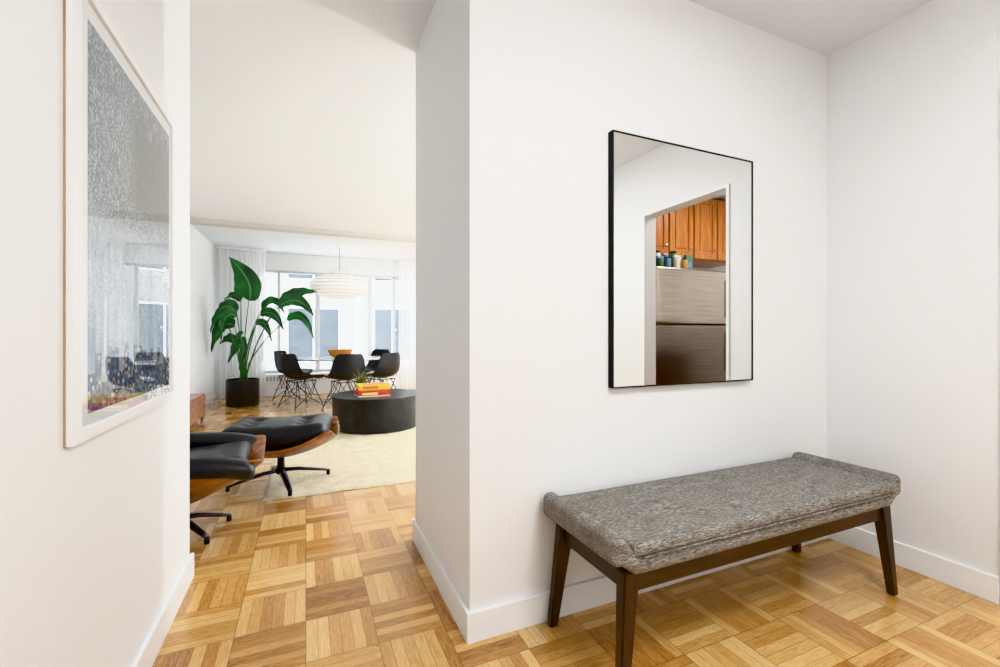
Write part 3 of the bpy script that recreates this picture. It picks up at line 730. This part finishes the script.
# ------------------------------------------------------------------ building outside
m, nt, b = newmat('white_brick')
tc = N(nt, 'ShaderNodeTexCoord'); mp = N(nt, 'ShaderNodeMapping'); mp.inputs['Rotation'].default_value = (math.radians(90), 0, 0); nt.links.new(tc.outputs['Object'], mp.inputs[0])
br = N(nt, 'ShaderNodeTexBrick'); br.inputs['Scale'].default_value = 5; br.inputs['Color1'].default_value = s2l(186, 185, 182); br.inputs['Color2'].default_value = s2l(170, 169, 166); br.inputs['Mortar'].default_value = s2l(146, 145, 143)
nt.links.new(mp.outputs[0], br.inputs['Vector']); nt.links.new(br.outputs[0], b.inputs['Base Color']); b.inputs['Roughness'].default_value = .9
FAC = m
GL = simple('grey_window_glass', s2l(100, 108, 114), .2, .0, var=.35, scale=1.2, spec=.2)
def facade(name, lbl, x0, x1, loc, rz, step, wv):
    body = box('facade_wall', (x0, 0, -4), (x1, .5, 7.5), FAC)
    parts = [body]
    for zi in (-2.6, .2, 3.0):
        x = x0+.5
        while x+wv < x1-.3:
            fr = boxes('facade_window', [((x, -.06, zi), (x+.06, 0, zi+1.9)), ((x+wv-.06, -.06, zi), (x+wv, 0, zi+1.9)), ((x+.06, -.06, zi), (x+wv-.06, 0, zi+.06)), ((x+.06, -.06, zi+1.84), (x+wv-.06, 0, zi+1.9)), ((x+wv/2-.03, -.06, zi+.06), (x+wv/2+.03, 0, zi+1.84))], TRIM)
            g = box('window_pane', (x+.06, -.02, zi+.06), (x+wv-.06, -.005, zi+1.84), GL); g.parent = fr
            parts.append(fr); x += step
    thing(name, lbl, 'building', loc, rz, None, parts)
facade('neighbouring_building', 'pale brick apartment building with wide windows across the courtyard', -8, 1.6, (0, 16.5, 0), 0, 2.3, 1.7)
facade('neighbouring_building', 'pale brick building wing angled toward the courtyard with windows', 0, 12, (1.75, 16.4, 0), math.radians(-28), 2.0, 1.4)

# ------------------------------------------------------------------ kitchen (seen in the mirror)
fx0, fx1, fy, fh = 3.08, 4.14, -.25, 1.82
FW = fx1-fx0
fb = box('fridge_body', (-.012, -.70, .02), (FW, -.045, fh), STEEL_D, .01)
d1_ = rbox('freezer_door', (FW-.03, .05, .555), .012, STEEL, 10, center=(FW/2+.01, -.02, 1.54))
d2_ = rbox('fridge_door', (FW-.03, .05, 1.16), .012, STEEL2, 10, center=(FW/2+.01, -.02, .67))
h1 = tube('handle', [(FW-.05, .005, 1.32), (FW-.05, .045, 1.34), (FW-.05, .045, 1.72), (FW-.05, .005, 1.74)], .009, CHROME); h1.parent = d1_
h2_ = tube('handle', [(FW-.05, .005, .75), (FW-.05, .045, .77), (FW-.05, .045, 1.17), (FW-.05, .005, 1.19)], .009, CHROME); h2_.parent = d2_
ft = [box('foot', (x, -.65, 0), (x+.05, -.1, .02), BLACKMETAL) for x in (.03, FW-.08)]
thing('refrigerator', 'stainless steel refrigerator with a top freezer in the kitchen', 'refrigerator', (fx0, fy, 0), 0, None, [fb, d1_, d2_]+ft)
def cab(x0, w, y0, yy, z0, z1, lbl, grp, nm, mat, flip=False):
    bdy = box('cabinet_body', (0, 0, 0), (w, yy, z1-z0), mat, .003)
    h = z1-z0
    door = boxes('cabinet_door', [((.01, yy, .01), (.07, yy+.022, h-.01)), ((w-.07, yy, .01), (w-.01, yy+.022, h-.01)), ((.07, yy, .01), (w-.07, yy+.022, .08)), ((.07, yy, h-.08), (w-.07, yy+.022, h-.01)), ((.07, yy, .08), (w-.07, yy+.010, h-.08)), ((.095, yy+.010, .105), (w-.095, yy+.018, h-.105))], mat, .002)
    kn = lathe('knob', [(0, 0), (.012, 0), (.014, .015), (0, .02)], CHROME, 16); kn.rotation_euler = (math.radians(-90), 0, 0); kn.location = (w-.04, yy+.022, .12); kn.parent = door
    thing(nm, lbl, 'cabinet', (x0+(w if flip else 0), y0, z0), math.pi if flip else 0, grp, [bdy, door])
for i in range(5):
    cab(2.86+i*.36, .355, -1.0, .42, 1.99, 2.70, 'honey-coloured wooden kitchen wall cabinet with raised panel door', 'kitchen wall cabinets', 'wall_cabinet', CABWOOD)
for i in range(4):  # unseen cabinets added to give the refrigerator doors brown reflections
    cab(2.90+i*.5, .495, WF-.001, .45, 0, .9, 'unseen brown base cabinet added for reflections in the refrigerator', 'added unseen base cabinets', 'reflection_cabinet', DARKCAB, True)
wt = box('worktop', (2.88, WF-.50, .902), (4.92, WF-.001, .94), simple('dark_worktop', rgb(.03, .025, .02), .3))
tag(wt, 'dark kitchen worktop lying on the added base cabinets', 'worktop')
cols = [s2l(70, 90, 130), s2l(150, 180, 205), s2l(230, 222, 196), s2l(90, 120, 84), s2l(210, 214, 218), s2l(196, 150, 90), s2l(120, 150, 170)]
for i in range(10):
    x = 3.14+(i % 5)*.11+(.05 if i > 4 else 0); r = .026+.012*random.random()
    hh = (.07+.06*random.random()) if i < 5 else (.12+.09*random.random())
    cb = lathe('jar_body', [(0, 0), (r, 0), (r+.002, .004), (r, hh*.85), (r*.8, hh*.9), (0, hh*.9)], simple('jar_%d' % i, cols[(i*3) % 7], .3), 24)
    cl = lathe('jar_lid', [(0, hh*.9), (r*.85, hh*.9), (r*.85, hh), (0, hh)], CHROME if i % 2 else BLACKMETAL, 24)
    thing('jar', 'small coloured jar with a lid on top of the refrigerator', 'jar', (x, fy-.10 if i < 5 else fy-.19, fh), 0, 'jars on top of the refrigerator', [cb, cl])
for i, (x, c1) in enumerate(((3.29, s2l(110, 150, 190)), (3.52, s2l(224, 222, 214)), (3.68, s2l(90, 130, 110)))):
    pb = box('packet_body', (-.04, -.018, 0), (.04, .018, .13+.02*i), simple('packet_%d' % i, c1, .4), .003)
    pl = box('printed_label', (-.03, .018, .03), (.03, .019, .09), simple('packet_label_%d' % i, cols[(i*2+2) % 7], .4))
    thing('food_packet', 'small printed food packet standing among the jars', 'packet', (x, fy-.145, fh), .1*i, 'packets on top of the refrigerator', [pb, pl])

# ------------------------------------------------------------------ lights
def area(name, loc, rot, size, energy, col=(1, 1, 1), sy=None):
    l = bpy.data.lights.new(name, 'AREA'); l.size = size; l.energy = energy; l.color = col
    if sy: l.shape = 'RECTANGLE'; l.size_y = sy
    o = bpy.data.objects.new(name, l); C.objects.link(o); o.location = loc; o.rotation_euler = rot; return o
def point(name, loc, energy, r, col=(1, 1, 1)):
    l = bpy.data.lights.new(name, 'POINT'); l.energy = energy; l.shadow_soft_size = r; l.color = col
    o = bpy.data.objects.new(name, l); C.objects.link(o); o.location = loc; return o
COOL = (.915, .965, 1)
COOL2 = (.83, .915, 1)
area('hall_ceiling_light', (1.1, -.2, CH-.02), (0, 0, 0), .6, 46, COOL)
point('hall_point_light', (.9, -.9, 1.9), 25, .25, COOL)  # soft point light behind the camera, no fixture modelled
area('kitchen_ceiling_light', (3.9, .5, CH-.02), (0, 0, 0), .8, 34, (1, .97, .93))
point('living_lamp', (2.9, 3.30, 1.35), 125, .08, COOL2)
area('living_daylight_fill', (3.2, 5.8, CH-.02), (0, 0, 0), 1.6, 90, COOL2)  # unseen fill standing in for window light, no fixture there
point('living_ceiling_fill', (3.0, 6.2, 1.3), 62, .2, COOL2)  # unseen fill added to brighten the living room ceiling
area('dining_daylight_fill', (3.3, 8.3, CH-.02), (0, 0, 0), 1.2, 66, COOL2)  # out-of-view fill added in place of daylight from the windows

w = bpy.data.worlds.new('world'); sc.world = w; w.use_nodes = True
nt = w.node_tree; bg = nt.nodes['Background']
tc = N(nt, 'ShaderNodeTexCoord'); sp = N(nt, 'ShaderNodeSeparateXYZ'); nt.links.new(tc.outputs['Generated'], sp.inputs[0])
nt.links.new(ramp(nt, sp.outputs[2], [(0, rgb(.92, .95, .98)), (1, rgb(.88, .94, 1))]), bg.inputs[0]); bg.inputs[1].default_value = 4.2
sc.view_settings.view_transform = 'Khronos PBR Neutral'
sc.view_settings.exposure = 0.05
